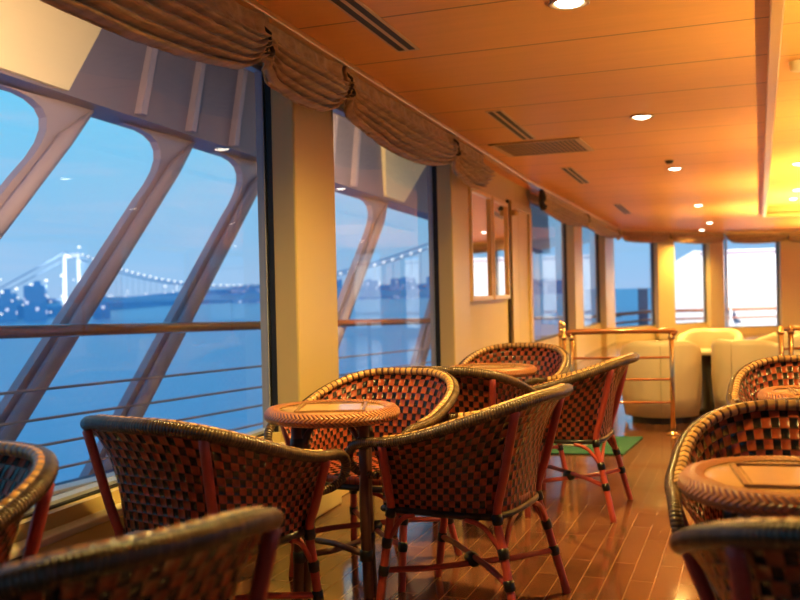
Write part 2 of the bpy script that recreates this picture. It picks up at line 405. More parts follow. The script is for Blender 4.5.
# ------------------------------------------------------------------ window wall
class Seg:
    """one straight run of wall: a along it, off outwards from the ceiling line"""
    def __init__(s, A, B):
        s.A = Vector((A[0], A[1], 0)); s.d = (Vector((B[0], B[1], 0)) - s.A).normalized(); s.n = Vector((-s.d.y, s.d.x, 0)); s.L = (Vector((B[0], B[1], 0)) - s.A).length
    def p(s, a, off, z): q = s.A + s.d * a + s.n * off; return Vector((q.x, q.y, z))
    def block(s, mb, a0, a1, o0, o1, z0, z1, mi=0):
        P = [s.p(a0, o0, 0), s.p(a0, o1, 0), s.p(a1, o1, 0), s.p(a1, o0, 0)]
        mb.hexa([(q.x, q.y, z0) for q in P], [(q.x, q.y, z1) for q in P], mi); return mb
W1 = Seg(wallpt(Y0, 0, 0), wallpt(10.5, 0, 0)); W2 = Seg(wallpt(10.5, 0, 0), C1); W3 = Seg(C1, C2); W4 = Seg(C2, C3)
ay1 = lambda y: (y - Y0) / W1.d.y
ay2 = lambda y: (y - 10.5) / W2.d.y
SILL = .47
walls = {'wall_window_side': MB(), 'wall_far_bay': MB(), 'wall_end': MB()}
win_no = [0]; trim_no = [3]
def window(seg, a0, a1, z0=SILL, z1=2.30, glass_off=GLASS):
    win_no[0] += 1
    w = setting('window_%d' % win_no[0])
    fr = MB(); t = .035
    seg.block(fr, a0, a0 + t, glass_off - .02, glass_off + .06, z0, z1); seg.block(fr, a1 - .035, a1 - .02, glass_off + .012, glass_off + .05, z0, z1)
    seg.block(fr, a0, a1, glass_off + .012, glass_off + .06, z0, z0 + .02); seg.block(fr, a0, a1, glass_off + .012, glass_off + .06, z1 - t, z1)
    fr.build('window_frame', M['alu'], w)
    gk = MB(); seg.block(gk, a1 - .022, a1, glass_off - .028, glass_off + .03, z0, z1); seg.block(gk, a0, a1, glass_off - .006, glass_off + .012, z0 - .012, z0 + .008)
    gk.build('gasket', M['gasket'], w)
    gl = MB(); seg.block(gl, a0 + .01, a1 - .022, glass_off, glass_off + .008, z0, z1); gl.build('pane', M['glass'], w)
    return w
def pillar(seg, a0, a1, front=FRONT, depth=.165, z1=CZ):
    trim_no[0] += 1
    m = MB(); seg.block(m, a0, a1, front, front + depth, 0, z1)
    struct(m.build('trim_%d' % trim_no[0], M['pillar'], bevel=.012))
def low_wall(mb, seg, a0, a1, z=SILL):
    seg.block(mb, a0, a1, GLASS - .04, GLASS + .1, 0, z); seg.block(mb, a0, a1, GLASS - .02, GLASS + .12, 2.29, CZ + .01)
mb = walls['wall_window_side']
# panes: [.55 .. 4.0], [4.45 .. 6.75]
pan = [(-3.2, .35), (.78, 4.15), (4.65, 7.28)]
for y0, y1 in pan: window(W1, ay1(y0), ay1(y1)); low_wall(mb, W1, ay1(y0), ay1(y1))
for y0, y1 in ((.33, .80), (4.13, 4.67), (7.26, 7.85)): pillar(W1, ay1(y0), ay1(y1))
W1.block(mb, ay1(7.83), W1.L, FRONT + .07, FRONT + .3, 0, CZ)
W2.block(mb, 0, ay2(11.35), FRONT + .07, FRONT + .3, 0, CZ)
pan2 = [(11.35, 14.47), (15.3, 18.42)]
for y0, y1 in pan2: window(W2, ay2(y0), ay2(y1)); low_wall(mb, W2, ay2(y0), ay2(y1))
for y0, y1 in ((14.45, 15.32), (18.40, 19.95)): pillar(W2, ay2(y0), ay2(y1))
struct(mb.build('wall_window_side', M['wall']))
mb = walls['wall_far_bay']
L3 = W3.L
w3 = [(.02 * L3, .38 * L3), (.52 * L3, .88 * L3)]
for a0, a1 in w3: window(W3, a0, a1, .30); low_wall(mb, W3, a0, a1, .30)
for a0, a1 in ((.375 * L3, .53 * L3), (.875 * L3, 1.02 * L3)): pillar(W3, a0, a1)
struct(mb.build('wall_far_bay', M['wall']))
mb = walls['wall_end']
w4 = [(.09, 1.37), (1.85, 3.1), (3.8, 5.0), (5.7, 7.0)]
for a0, a1 in w4: window(W4, a0, a1, .16); low_wall(mb, W4, a0, a1, .16)
for a0, a1 in ((1.36, 1.87), (3.08, 3.82), (4.98, 5.72), (6.98, W4.L + .2)): pillar(W4, a0, a1)
struct(mb.build('wall_end', M['wall']))
# far side of the room, behind the camera
WR = Seg((XR, 26.2), (XR, Y0)); mb = MB()
ys = [(1.2, 4.4), (5.2, 8.6), (9.4, 12.6), (13.4, 16.6), (17.4, 20.6), (21.4, 24.6), (25.4, 28.6)]
last = 0
for a0, a1 in ys:
    WR.block(mb, last, a0, .1, .4, 0, CZ); window(WR, a0, a1, .5); low_wall(mb, WR, a0, a1, .5); last = a1
WR.block(mb, last, WR.L, .1, .4, 0, CZ)
struct(mb.build('wall_far_side', M['wall']))
mb = MB(); mb.box((2.3, Y0 - .1, CZ / 2), (9.4, .2, CZ)); struct(mb.build('wall_behind', M['dark_panel']))
# ledge below the glass and the low casing with dark openings
lg = MB()
W1.block(lg, ay1(-3.2), ay1(7.2), GLASS - .10, GLASS - .035, .395, .42)
struct(lg.build('trim_30', M['sill'], bevel=.006))
cs = MB(); dk = MB()
y = -3.2
while y < 6.6:
    W1.block(cs, ay1(y), ay1(y + .55), GLASS - .09, GLASS - .042, 0, .394)
    W1.block(dk, ay1(y + .55), ay1(y + .78), GLASS - .075, GLASS - .042, .06, .394)
    y += .78
struct(cs.build('trim_31', M['wall'], bevel=.006)); struct(dk.build('trim_32', M['dark_gap']))
bb = MB(); W1.block(bb, ay1(7.85), W1.L, FRONT + .05, FRONT + .07, 0, .1); W2.block(bb, 0, ay2(11.2), FRONT + .05, FRONT + .07, 0, .1)
struct(bb.build('baseboard_window_side', M['pillar']))
# door with its frame past the mirrors
dr = setting('door_1')
d = MB(); o = FRONT + .02
W1.block(d, ay1(10.0), ay1(10.12), o, FRONT + .08, 0, 2.12); W2.block(d, ay2(11.05), ay2(11.2), o, FRONT + .08, 0, 2.12)
W1.block(d, ay1(10.0), W1.L, o, FRONT + .08, 2.06, 2.14); W2.block(d, 0, ay2(11.2), o, FRONT + .08, 2.06, 2.14)
d.build('door_frame', M['pillar'], dr, bevel=.008)
d = MB(); W1.block(d, ay1(10.15), W1.L, FRONT + .045, FRONT + .07, 0, 2.06); W2.block(d, 0, ay2(11.05), FRONT + .045, FRONT + .07, 0, 2.06); d.build('door_panel', M['wall'], dr)
d = MB(); W1.block(d, ay1(9.93), ay1(10.0), FRONT + .045, FRONT + .075, 0, 2.14); d.build('door_gap', M['gasket'], dr)
d = MB(); q = W1.p(ay1(10.02), o - .03, 2.0); d.lathe([(0, -.03), (.035, -.03), (.045, 0), (.035, .03), (0, .03)], q, 12); d.build('door_catch', M['pillar'], dr, True)

# ------------------------------------------------------------------ mirrors
def mirror(y0, y1, label, turn=0):
    t = thing('wall_mirror', label, 'mirror', W1.p(ay1((y0 + y1) / 2), FRONT + .07, 1.06), math.atan2(W1.d.y, W1.d.x) + turn, 'narrow wall mirrors')
    w = (y1 - y0); h = 1.03; th = .055; b = .042
    f = MB(); f.box((-w / 2 + b / 2, -th / 2, h / 2), (b, th, h)); f.box((w / 2 - b / 2, -th / 2, h / 2), (b, th, h)); f.box((0, -th / 2, b / 2), (w - 2 * b, th, b)); f.box((0, -th / 2, h - b / 2), (w - 2 * b, th, b))
    f.build('frame', M['frame_wood'], t, bevel=.006)
    g = MB(); g.box((0, -.025, h / 2), (w - 2 * b, .01, h - 2 * b)); g.build('mirror_glass', M['mirror'], t)
mirror(8.02, 8.92, 'honey wood framed tall mirror showing a bright window, beside the cream pillar')
mirror(8.95, 9.83, 'honey wood framed tall mirror next to the door frame', R(1.2))

# ------------------------------------------------------------------ gathered valances
def valance(seg, a0, a1, ties, label, low=2.0, high=2.2, off=.02, nfold=6, sgn=-1):
    """cloth from the cornice, pulled up at the ties"""
    root = thing('curtain_valance', label, 'curtain', seg.p((a0 + a1) / 2, 0, CZ - .05), 0, 'gathered valances along the windows')
    inv = root.location
    ns = max(24, int((a1 - a0) * 44)); nt_ = 84
    m = MB(); v = []; uv = []; f = []
    ts = sorted(ties)
    for i in range(ns + 1):
        a = lerp(a0, a1, i / ns)
        lo = max([t for t in ts if t <= a + 1e-6], default=ts[0] - .9); hi = min([t for t in ts if t > a + 1e-6], default=ts[-1] + .9)
        q = (a - lo) / max(.01, hi - lo); sag = math.sin(PI * min(1, max(0, q))) ** .75 if hi > lo else 0
        wide = min(1.0, (hi - lo) / 1.6)
        zb = high + (low - high) * sag * wide
        dt = min(a - lo if lo in ts else 9, hi - a if hi in ts else 9); pin = math.exp(-(dt / .07) ** 2)
        top = CZ - .036
        for j in range(nt_ + 1):
            t = j / nt_
            h = top - zb
            bell = sstep(.26, .5, t)
            ph = nfold * 2 * PI * ((t - .3) / .7) ** 1.15 if t > .3 else 0
            wob = noise.noise(Vector((a * 1.8, t * .8, 1.7))) * 1.5 + noise.noise(Vector((a * 5, 4.1, 7))) * .5
            fr_ = ((ph + wob + 1.2 * math.sin(PI * q)) / (2 * PI)) % 1.0; saw = (fr_ / .74) ** 1.2 if fr_ < .74 else ((1 - fr_) / .26) ** .8
            fold = bell * .062 * (saw - .4) * (1 - .35 * pin)
            belly = .10 * math.sin(PI * sstep(.15, 1.02, t)) * (.35 + .65 * sag) * (1 - .6 * pin)
            crinkle = .010 * noise.noise(Vector((a * 14, t * 5, 3))) + pin * .018 * math.sin(a * 160)
            oo = off - belly - fold - crinkle - .012 - .03 * pin
            z = top - h * t + (.05 * pin * t if t > .5 else 0)
            p = seg.p(a, oo, z); v.append(p - inv); uv.append((a * 1.0, t * .5))
    # hem curls under
    for i in range(ns):
        for j in range(nt_):
            k = i * (nt_ + 1) + j; n2 = k + nt_ + 1
            f.append((k, n2, n2 + 1, k + 1))
    m.add(v, f, uv)
    o = m.build('cloth', M['cloth'], root, True)
    so = o.modifiers.new('thick', 'SOLIDIFY'); so.thickness = .006; so.offset = 0
    for t in ts:
        if a0 + .02 < t < a1 - .02:
            k = MB(); c = seg.p(t, off - .075, high + .085) - inv
            k.tube([c + seg.d * (.020 * math.cos(b)) + Vector((0, 0, .030 * math.sin(b))) + seg.n * .01 * math.sin(2 * b) for b in [2 * PI * i / 14 for i in range(14)]], .010, 7, closed=True)
            k.tube([c + Vector((0, 0, .03)), c + Vector((0, 0, .06)) + seg.d * .01, c + Vector((0, 0, .09)) + seg.n * .03], .008, 6)
            k.build('tie_cord', M['dark_cloth'], root, True)
    return root
a = ay1
valance(W1, a(.4), a(4.44), [a(1.2), a(3.50), a(4.44)], 'brown gathered valance over the wide pane nearest the bridge tower view', 2.01, 2.115)
valance(W1, a(4.47), a(7.98), [a(4.49), a(6.80), a(8.3)], 'brown gathered valance over the pane beside the two mirrors', 2.02, 2.135)
b2 = ay2
valance(W2, b2(11.0), b2(14.9), [b2(11.02), b2(14.88)], 'gathered valance starting by the door frame with a dark cord end', 2.06, 2.16)
valance(W2, b2(14.93), W2.L - .12, [b2(14.92), b2(19.4)], 'gathered valance ending at the first bend of the far wall', 2.10, 2.18)
valance(W3, .08, .45 * L3, [.06, .44 * L3], 'short straight valance over the blue pane of the angled bay', 2.10, 2.15, nfold=4)
valance(W3, .46 * L3, L3 - .12, [.46 * L3, .97 * L3], 'short valance over the narrow pane of the angled bay', 2.10, 2.15, nfold=4)
valance(W4, .02, 1.45, [.04, 1.43], 'short valance over the bright white pane of the end wall', 2.10, 2.15, nfold=4)
valance(W4, 1.48, 3.4, [1.48, 3.38], 'short valance past the pillar of the end wall', 2.10, 2.15, nfold=4)
k = MB(); c = W2.p(b2(11.0), -.02, 0)
k.tube([(c.x, c.y, 2.33), (c.x + .02, c.y - .02, 2.25), (c.x, c.y, 2.18), (c.x + .03, c.y, 2.12)], [.03, .045, .03, .05], 8)
tag(k.build('tieback_cord', M['dark_cloth'], None, True), 'dark tassel cord hanging at the start of the valance by the door', 'cord')

# ------------------------------------------------------------------ chairs
def rim_plan():
    """half of the rim from the middle of the back to the arm end: (x, y, p)"""
    pts = []
    n = 2.5
    for i in range(13):
        ph = (PI / 2) * i / 12
        pts.append((-.375 * abs(math.cos(ph)) ** (2 / n) + 0.0, .335 * abs(math.sin(ph)) ** (2 / n)))
    pts += [(.08, .337), (.15, .331), (.21, .320)]
    return pts
def resample(pts, n):
    d = [0]
    for p, q in zip(pts, pts[1:]): d.append(d[-1] + math.dist(p, q))
    out = []
    for i in range(n + 1):
        s = d[-1] * i / n; k = 0
        while k < len(d) - 2 and d[k + 1] < s: k += 1
        t = (s - d[k]) / max(1e-9, d[k + 1] - d[k]); out.append(tuple(lerp(x, y, t) for x, y in zip(pts[k], pts[k + 1])))
    return out
NS = 40
half = resample(rim_plan(), NS)
def rim_z(p): return .788 - .155 * sstep(.12, 1.0, p)
rim_half = [(x, y, rim_z(i / NS)) for i, (x, y) in enumerate(half)]
RIM = [(x, -y, z) for x, y, z in rim_half[::-1]] + rim_half[1:]                 # arm to arm
bh = []
for i in range(13):
    ph = (PI / 2) * i / 12
    bh.append((-.235 * abs(math.cos(ph)) ** (2 / 4.0), .232 * abs(math.sin(ph)) ** (2 / 4.0)))
bh += [(.12, .232), (.215, .228)]
bh = resample(bh, NS)
BOT = [(x, -y, .385) for x, y in bh[::-1]] + [(x, y, .385) for x, y in bh[1:]]
def shell_pt(i, t):
    b, r = Vector(BOT[i]), Vector(RIM[i])
    k = .25 * t + .75 * t ** 3.2
    p = b.lerp(r, t); p.x = lerp(b.x, r.x, k); p.y = lerp(b.y, r.y, k); return p
def make_chair(name, label, group):
    root = thing(name, label, 'chair', (0, 0, 0), 0, group)
    # woven shell, inner and outer skins
    m = MB(); NT = 30; n = len(RIM); cu, cv = 58, 14.0
    for side in (0, 1):
        v = []; uv = []; f = []
        for i in range(n):
            for j in range(NT + 1):
                t = j / NT
                p = shell_pt(i, t)
                p2 = Vector((p.x * (1 - .022 * side), p.y * (1 - .022 * side), p.z)); v.append(p2); uv.append((cu * i / (n - 1) + .0, cv * t))
        for i in range(n - 1):
            for j in range(NT):
                a = i * (NT + 1) + j; b = a + NT + 1; f.append((a, b, b + 1, a + 1))
        m.add(v, f, uv)
    o = 0; nv = n * (NT + 1)
    m.add([], [])
    for j in range(NT):
        for i in (0, n - 1):
            a = i * (NT + 1) + j; m.f.append((a, a + 1, a + 1 + nv, a + nv)); m.mi.append(0)
    for i in range(n - 1):
        a = i * (NT + 1); b = a + NT + 1; m.f.append((a, b, b + nv, a + nv)); m.mi.append(0)
    m.build('woven_shell', M['weave'], root, True)
    # rim roll with a curl at each arm end
    hook = [(.262, .311, .624), (.302, .304, .600), (.314, .296, .562), (.296, .287, .528), (.256, .274, .510), (.215, .258, .503)]
    hl = smoothcurve([RIM[-1]] + hook, 4)[1:]; hr = [Vector((p.x, -p.y, p.z)) for p in hl][::-1]
    path = hr + [Vector(p) for p in RIM] + hl
    rad = []
    for i, p in enumerate(path):
        k = len(hl)
        if i < k: rad.append(lerp(.013, .019, i / k))
        elif i >= len(path) - k: rad.append(lerp(.013, .019, (len(path) - 1 - i) / k))
        else:
            s = abs((i - len(path) / 2) / (len(RIM) / 2)); rad.append(lerp(.022, .018, min(1, s)))
    r = MB(); r.tube(path, rad, 12); r.build('rim', M['rim'], root, True)
    # inner lashing strip just under the rim
    l = MB(); pts = []
    for i in range(2, n - 2):
        p = shell_pt(i, 1); d_ = Vector((p.x, p.y, 0)).normalized() * .018; pts.append((p.x - d_.x, p.y - d_.y, p.z + .006))
    l.tube(pts, .0165, 8); l.build('rim_lashing', M['lash'], root, True)
    # seat
    s = MB(); v = []; uv = []; f = []; g = 16
    for i in range(g + 1):
        for j in range(g + 1):
            a, b = i / g * 2 - 1, j / g * 2 - 1
            x = a * math.sqrt(1 - b * b * .25) * .235; y = b * math.sqrt(1 - a * a * .25) * .235
            v.append((x - .005, y, .425 + .016 * (1 - a * a) * (1 - b * b))); uv.append((i, j))
    for i in range(g):
        for j in range(g): a = i * (g + 1) + j; f.append((a, a + g + 1, a + g + 2, a + 1))
    s.add(v, f, uv); so = s.build('seat', M['weave'], root, True); md = so.modifiers.new('thick', 'SOLIDIFY'); md.thickness = .03; md.offset = -1
    # seat rail, dark binding under the shell
    k = MB(); k.tube([Vector((p[0], p[1], .382)) for p in BOT] + [Vector((.222, t, .382)) for t in (.15, .05, -.05, -.15)], .0125, 7, closed=True); k.build('seat_rail', M['black_wrap'], root, True)
    # legs: rods that run up the outside of the shell and splay below
    iback = min(range(n), key=lambda i: math.dist(BOT[i][:2], (-.22, .22))); ifront = min(range(n), key=lambda i: math.dist(BOT[i][:2], (.17, .23)))
    ankles = []
    for idx, foot, topt in ((iback, (-.30, .262, 0), .86), (ifront, (.235, .25, 0), .80)):
        for sg in (1, -1):
            pts = []
            pt, pb = shell_pt(idx, .95), shell_pt(idx, 0)
            for t in (1.0, .66, .33, 0):
                p = pb.lerp(pt, t); q = Vector((p.x, p.y, 0)).normalized() * .015; pts.append(Vector((p.x + q.x, (p.y + q.y) * sg, p.z)))
            F = Vector((foot[0], foot[1] * sg, foot[2])); B = pts[-1]
            pts += [B.lerp(F, .33) + Vector((0, 0, 0)), B.lerp(F, .66), F]
            leg = MB(); leg.tube(smoothcurve(pts, 3), .0155, 9); lo = leg.build('leg', M['pole'], root, True)
            dirn = (F - B).normalized()
            for zz in (.375, .265, .165):
                c = B.lerp(F, (.385 - zz) / .385)
                bd = MB(); bd.tube([c - dirn * .016, c + dirn * .016], .0195, 9); bd.build('binding', M['black_wrap'], lo, True)
            ankles.append((B, F))
            # curved braces from leg to seat rail
            c = B.lerp(F, .32)
            for tgt in (Vector((c.x * .45, .235 * sg, .372)), Vector(((-.235 if c.x < 0 else .222), c.y * .4, .372))):
                mid = c.lerp(tgt, .5) + Vector((0, 0, .03))
                br = MB(); br.tube(smoothcurve([c, mid, tgt], 6), .009, 7); br.build('brace', M['pole'], root, True)
    # crossed stretchers
    for i, jx in ((0, 3), (1, 2)):
        A = ankles[i][0].lerp(ankles[i][1], .57); B = ankles[jx][0].lerp(ankles[jx][1], .57)
        dz = .006 if i == 0 else -.006
        mid = (A + B) / 2 + Vector((0, 0, dz * 2.2))
        st = MB(); st.tube([A, A.lerp(mid, .5) + Vector((0, 0, dz)), mid, B.lerp(mid, .5) + Vector((0, 0, dz)), B], .0115, 8); so = st.build('stretcher', M['pole'], root, True)
        if i == 0:
            bd = MB(); dd = (B - A).normalized(); c = (A + B) / 2; bd.tube([c - dd * .025, c + dd * .025], .025, 9); bd.build('binding', M['black_wrap'], so, True)
    return root
M['lash'] = wrap_mat('lashing_cane', (.46, .25, .085), (.12, .045, .02), 34, 0, .3, .3)
G = 'woven rattan armchairs round the cafe tables'
spots = [
    # x, y, facing (degrees), label
    (-1.625, 2.585, 79, 'woven rattan armchair seen from behind, its dark rim against the wide blue pane'),
    (-.997, 3.28, 173, 'woven rattan armchair side-on, its arm curl touching the chair by the blue pane'),
    (-1.50, 3.60, 264, 'woven rattan armchair facing us across the small table, under the cream pillar'),
    (-1.33, 4.40, 88, 'woven rattan armchair with dark back, tucked behind the side-on chair rim'),
    (-.935, 4.90, 178, 'woven rattan armchair standing nearest the green mat, legs fully in view'),
    (-1.37, 5.52, 268, 'woven rattan armchair facing us below the two mirrors'),
    (-1.77, 1.42, 255, 'woven rattan armchair with blue glints, cut by the picture edge by the window ledge'),
    (-1.143, 1.302, 158, 'woven rattan armchair so close that its long blurred rim crosses the picture'),
    (.14, 2.60, 268, 'woven rattan armchair facing us behind the round table with the inlaid top'),
    (.205, 1.82, 92, 'woven rattan armchair with dark blurred back in front of the inlaid table'),
    (.30, 3.41, 88, 'woven rattan armchair showing only a dark rim behind the pale-rimmed chair'),
    (.25, 4.45, 268, 'woven rattan armchair facing us farthest along, below the brass posts'),
]
proto = None
for i, (x, y, ang, lab) in enumerate(spots):
    if proto is None: proto = make_chair('rattan_armchair', lab, G); c = proto
    else: c = dup(proto); c['label'] = lab
    c.location = (x, y, 0); c.rotation_euler = (0, 0, R(ang))

# ------------------------------------------------------------------ tables
def make_table(label):
    t = thing('cafe_table', label, 'table', (0, 0, 0), 0, 'round rattan cafe tables')
    r = .228
    m = MB(); m.lathe([(0, .700), (r - .01, .700), (r - .01, .728), (r - .03, .732), (0, .732)], n=48); m.build('tabletop', M['table_wood'], t, True)
    e = MB(); e.lathe([(r - .035, .734), (r - .015, .740), (r + .008, .737), (r + .02, .724), (r + .022, .710), (r + .016, .697), (r, .690), (r - .02, .692), (r - .03, .705)], n=64); e.build('woven_edge', M['table_edge'], t, True)
    i = MB(); w = .12
    i.box((0, 0, .7335), (2 * w - .03, 2 * w - .03, .004)); io = i.build('inlay', M['inlay'], t)
    b = MB()
    for sx, sy, dx, dy in ((0, w, 2 * w, .012), (0, -w, 2 * w, .012), (w, 0, .012, 2 * w), (-w, 0, .012, 2 * w)): b.box((sx, sy, .735), (dx, dy, .008))
    b.build('inlay_border', M['inlay_edge'], io)
    for k in range(4):
        a = PI / 4 + k * PI / 2; c, s = math.cos(a), math.sin(a)
        lg_ = MB(); lg_.tube([(.17 * c, .17 * s, .70), (.165 * c, .165 * s, .4), (.18 * c, .18 * s, 0)], .019, 9); lo = lg_.build('leg', M['dark_pole'], t, True)
        for z in (.62, .22):
            bd = MB(); bd.tube([(.168 * c, .168 * s, z - .018), (.168 * c, .168 * s, z + .018)], .024, 9); bd.build('binding', M['black_wrap'], lo, True)
        br = MB(); br.tube(smoothcurve([(.168 * c, .168 * s, .56), (.13 * c, .13 * s, .64), (.07 * c, .07 * s, .69)], 5), .01, 7); br.build('brace', M['dark_pole'], t, True)
    for k in range(2):
        a = PI / 4 + k * PI / 2; c, s = math.cos(a), math.sin(a); dz = .012 * (1 if k else -1)
        st = MB(); st.tube([(.17 * c, .17 * s, .22), (0, 0, .22 + dz), (-.17 * c, -.17 * s, .22)], .0115, 8); st.build('stretcher', M['dark_pole'], t, True)
    return t
tabs = [(-1.445, 3.11, 20, 'small round rattan table between the two chairs by the cream pillar'),
        (.09, 2.18, 8, 'round rattan table with woven edge and a square inlaid top, in full view'),
        (-1.33, 4.93, 10, 'small round rattan table behind the dark chair back, only its edge showing'),
        (-1.72, .82, 15, 'small round rattan table beside the closest blurred chair'),
        (.27, 3.90, 5, 'round rattan table hidden behind the pale-rimmed chair')]
tp = None
for x, y, ang, lab in tabs:
    if tp is None: tp = make_table(lab); t = tp
    else: t = dup(tp); t['label'] = lab
    t.location = (x, y, 0); t.rotation_euler = (0, 0, R(ang))

# ------------------------------------------------------------------ brass rails, mat, tub chairs
def brass_rail(pts, label, zt=.81, rods=(.60, .43, .25), posts=None, wood=True, finials=False):
    t = thing('brass_railing', label, 'railing', (pts[0][0], pts[0][1], 0), 0, 'brass railings on the lounge floor')
    o = Vector((pts[0][0], pts[0][1], 0)); P = [Vector((x, y, 0)) - o for x, y in pts]
    for p in P:
        m = MB(); m.tube([p + Vector((0, 0, .01)), p + Vector((0, 0, zt + (.02 if finials else -.01)))], .019, 10)
        m.lathe([(0, 0), (.05, 0), (.05, .01), (.022, .018), (.02, .03)], p, 16)
        m.lathe([(.019, zt - .07), (.027, zt - .06), (.027, zt - .045), (.019, zt - .035)], p, 12)
        if finials: m.lathe([(.019, zt), (.026, zt + .01), (.012, zt + .022), (.022, zt + .04), (.016, zt + .06), (0, zt + .085)], p, 12)
        m.build('post', M['brass'], t, True)
    for a_, b_ in zip(P, P[1:]):
        d_ = (b_ - a_).normalized()
        m = MB()
        if wood: m.tube(smoothcurve([a_ + Vector((0, 0, zt - .03)), a_ + d_ * .03 + Vector((0, 0, zt - .002)), b_ - d_ * .03 + Vector((0, 0, zt - .002)), b_ + Vector((0, 0, zt - .03))], 5), .022, 10); m.build('top_rail', M['rail_wood'], t, True)
        else: m.tube([a_ + Vector((0, 0, zt - .03)), b_ + Vector((0, 0, zt - .03))], .015, 10); m.build('top_rail', M['brass'], t, True)
        for z in rods:
            r_ = MB(); r_.tube([a_ + Vector((0, 0, z)), b_ + Vector((0, 0, z))], .010, 8); r_.build('rod', M['rail_wood'], t, True)
    return t
brass_rail([(-1.325, 7.355), (-.575, 7.50)], 'brass railing with a red-brown wooden top rail, before the cream tub chairs')
brass_rail([(-1.435, 7.62), (-1.56, 8.15)], 'short brass railing with pointed post tops, going back towards the window', .80, (.55, .3), wood=False, finials=True)
brass_rail([(.215, 7.55), (.285, 7.62), (.72, 7.75)], 'brass railing posts standing behind the farthest rattan chair', .84, (.66, .5), wood=False)
m = MB(); m.hexa([(-1.42, 6.40, .002), (-.83, 6.50, .002), (-.78, 7.28, .002), (-1.42, 7.16, .002)], [(-1.42, 6.40, .012), (-.83, 6.50, .012), (-.78, 7.28, .012), (-1.42, 7.16, .012)])
tag(m.build('floor_mat', M['green'], None, bevel=.004), 'bright green mat lying on the plank floor', 'mat')
m = MB(); m.lathe([(0, 0), (.10, 0), (.105, .012), (.085, .024), (.03, .030), (0, .030)], (0, 0, 0), 24)
o = m.build('floor_socket', M['sill'], None, True); o.location = (-1.22, 6.80, .012); tag(o, 'flat tan disc lying on the green mat', 'floor socket')

def make_tub(label):
    t = thing('tub_chair', label, 'armchair', (0, 0, 0), 0, 'cream leather tub chairs')
    # U-shaped shell, back at -x, arms forward
    n = 40; plan = []
    for i in range(n + 1):
        s = i / n * 2 - 1; ph = s * R(140)
        if abs(ph) <= PI / 2: plan.append((-math.cos(ph), math.sin(ph), abs(s)))
        else: plan.append((.62 * (abs(ph) - PI / 2) / R(50), math.copysign(1, ph), abs(s)))
    m = MB(); v = []; f = []
    prof = [(0, .06), (.02, .04), (.045, .3), (.055, .55), (.055, .92), (.035, .985), (0, 1), (-.04, .985), (-.06, .93), (-.06, .5), (-.05, .40)]
    for x, y, s in plan:
        H = .70 - .13 * sstep(.25, 1, s)
        for o_, h in prof:
            k = .33 + o_
            v.append((x * k if x < 0 else x * .36, y * k, .03 + h * (H - .03)))
    q = len(prof)
    for i in range(n):
        for j in range(q - 1): a_ = i * q + j; f.append((a_, a_ + q, a_ + q + 1, a_ + 1))
    f.append(tuple(range(q))); f.append(tuple(range(n * q, n * q + q)))
    m.add(v, f); m.build('shell', M['leather'], t, True)
    c = MB(); rows = []
    sq = lambda ang, r_: (r_ * abs(math.cos(ang)) ** .6 * math.copysign(1, math.cos(ang)), r_ * abs(math.sin(ang)) ** .6 * math.copysign(1, math.sin(ang)))
    v = []; f = []
    pr = [(0, .30), (.27, .30), (.29, .33), (.29, .40), (.27, .435), (.2, .45), (0, .455)]
    for i in range(32):
        ang = 2 * PI * i / 32
        for r_, z in pr: x, y = sq(ang, r_); v.append((x + .03, y * .93, z))
    for i in range(32):
        for j in range(6): a_ = i * 7 + j; b_ = ((i + 1) % 32) * 7 + j; f.append((a_, b_, b_ + 1, a_ + 1))
    c.add(v, f); c.build('seat_cushion', M['leather'], t, True)
    s = MB(); s.tube([(-.372, 0, .08), (-.387, 0, .3), (-.388, 0, .55), (-.385, 0, .66)], .005, 6); s.build('seam', M['leather_dark'], t, True)
    b = MB(); b.lathe([(0, 0), (.28, 0), (.28, .07), (0, .07)], n=24); b.build('plinth', M['black'], t)
    return t
tubs = [(-.73, 8.30, 95, 'cream tub chair seen from behind the wooden-topped brass railing'),
        (.02, 8.42, 60, 'cream tub chair with sweeping side, next to the black table stem'),
        (-.40, 10.1, 262, 'cream tub chair facing us in front of the angled bay pillar'),
        (.18, 9.5, 200, 'cream tub chair side-on with low curved arm behind the black stem'),
        (.60, 10.4, 265, 'cream tub chair facing us below the bright white pane'),
        (1.15, 9.3, 220, 'cream tub chair beyond the brass posts')]
tb = None
for x, y, ang, lab in tubs:
    if tb is None: tb = make_tub(lab); t = tb
    else: t = dup(tb); t['label'] = lab
    t.location = (x, y, 0); t.rotation_euler = (0, 0, R(ang)); t.scale = (.88, .88, 1)
t = thing('pedestal_table', 'small dark pedestal table between two cream tub chairs', 'table', (-.31, 8.95, 0))
m = MB(); m.lathe([(0, .53), (.23, .53), (.24, .54), (.24, .555), (.23, .565), (0, .565)], n=32); m.build('tabletop', M['leather'], t, True)
m = MB(); m.lathe([(0, 0), (.17, 0), (.17, .02), (.12, .04), (.12, .53), (0, .53)], n=20); m.build('pedestal', M['black'], t, True)

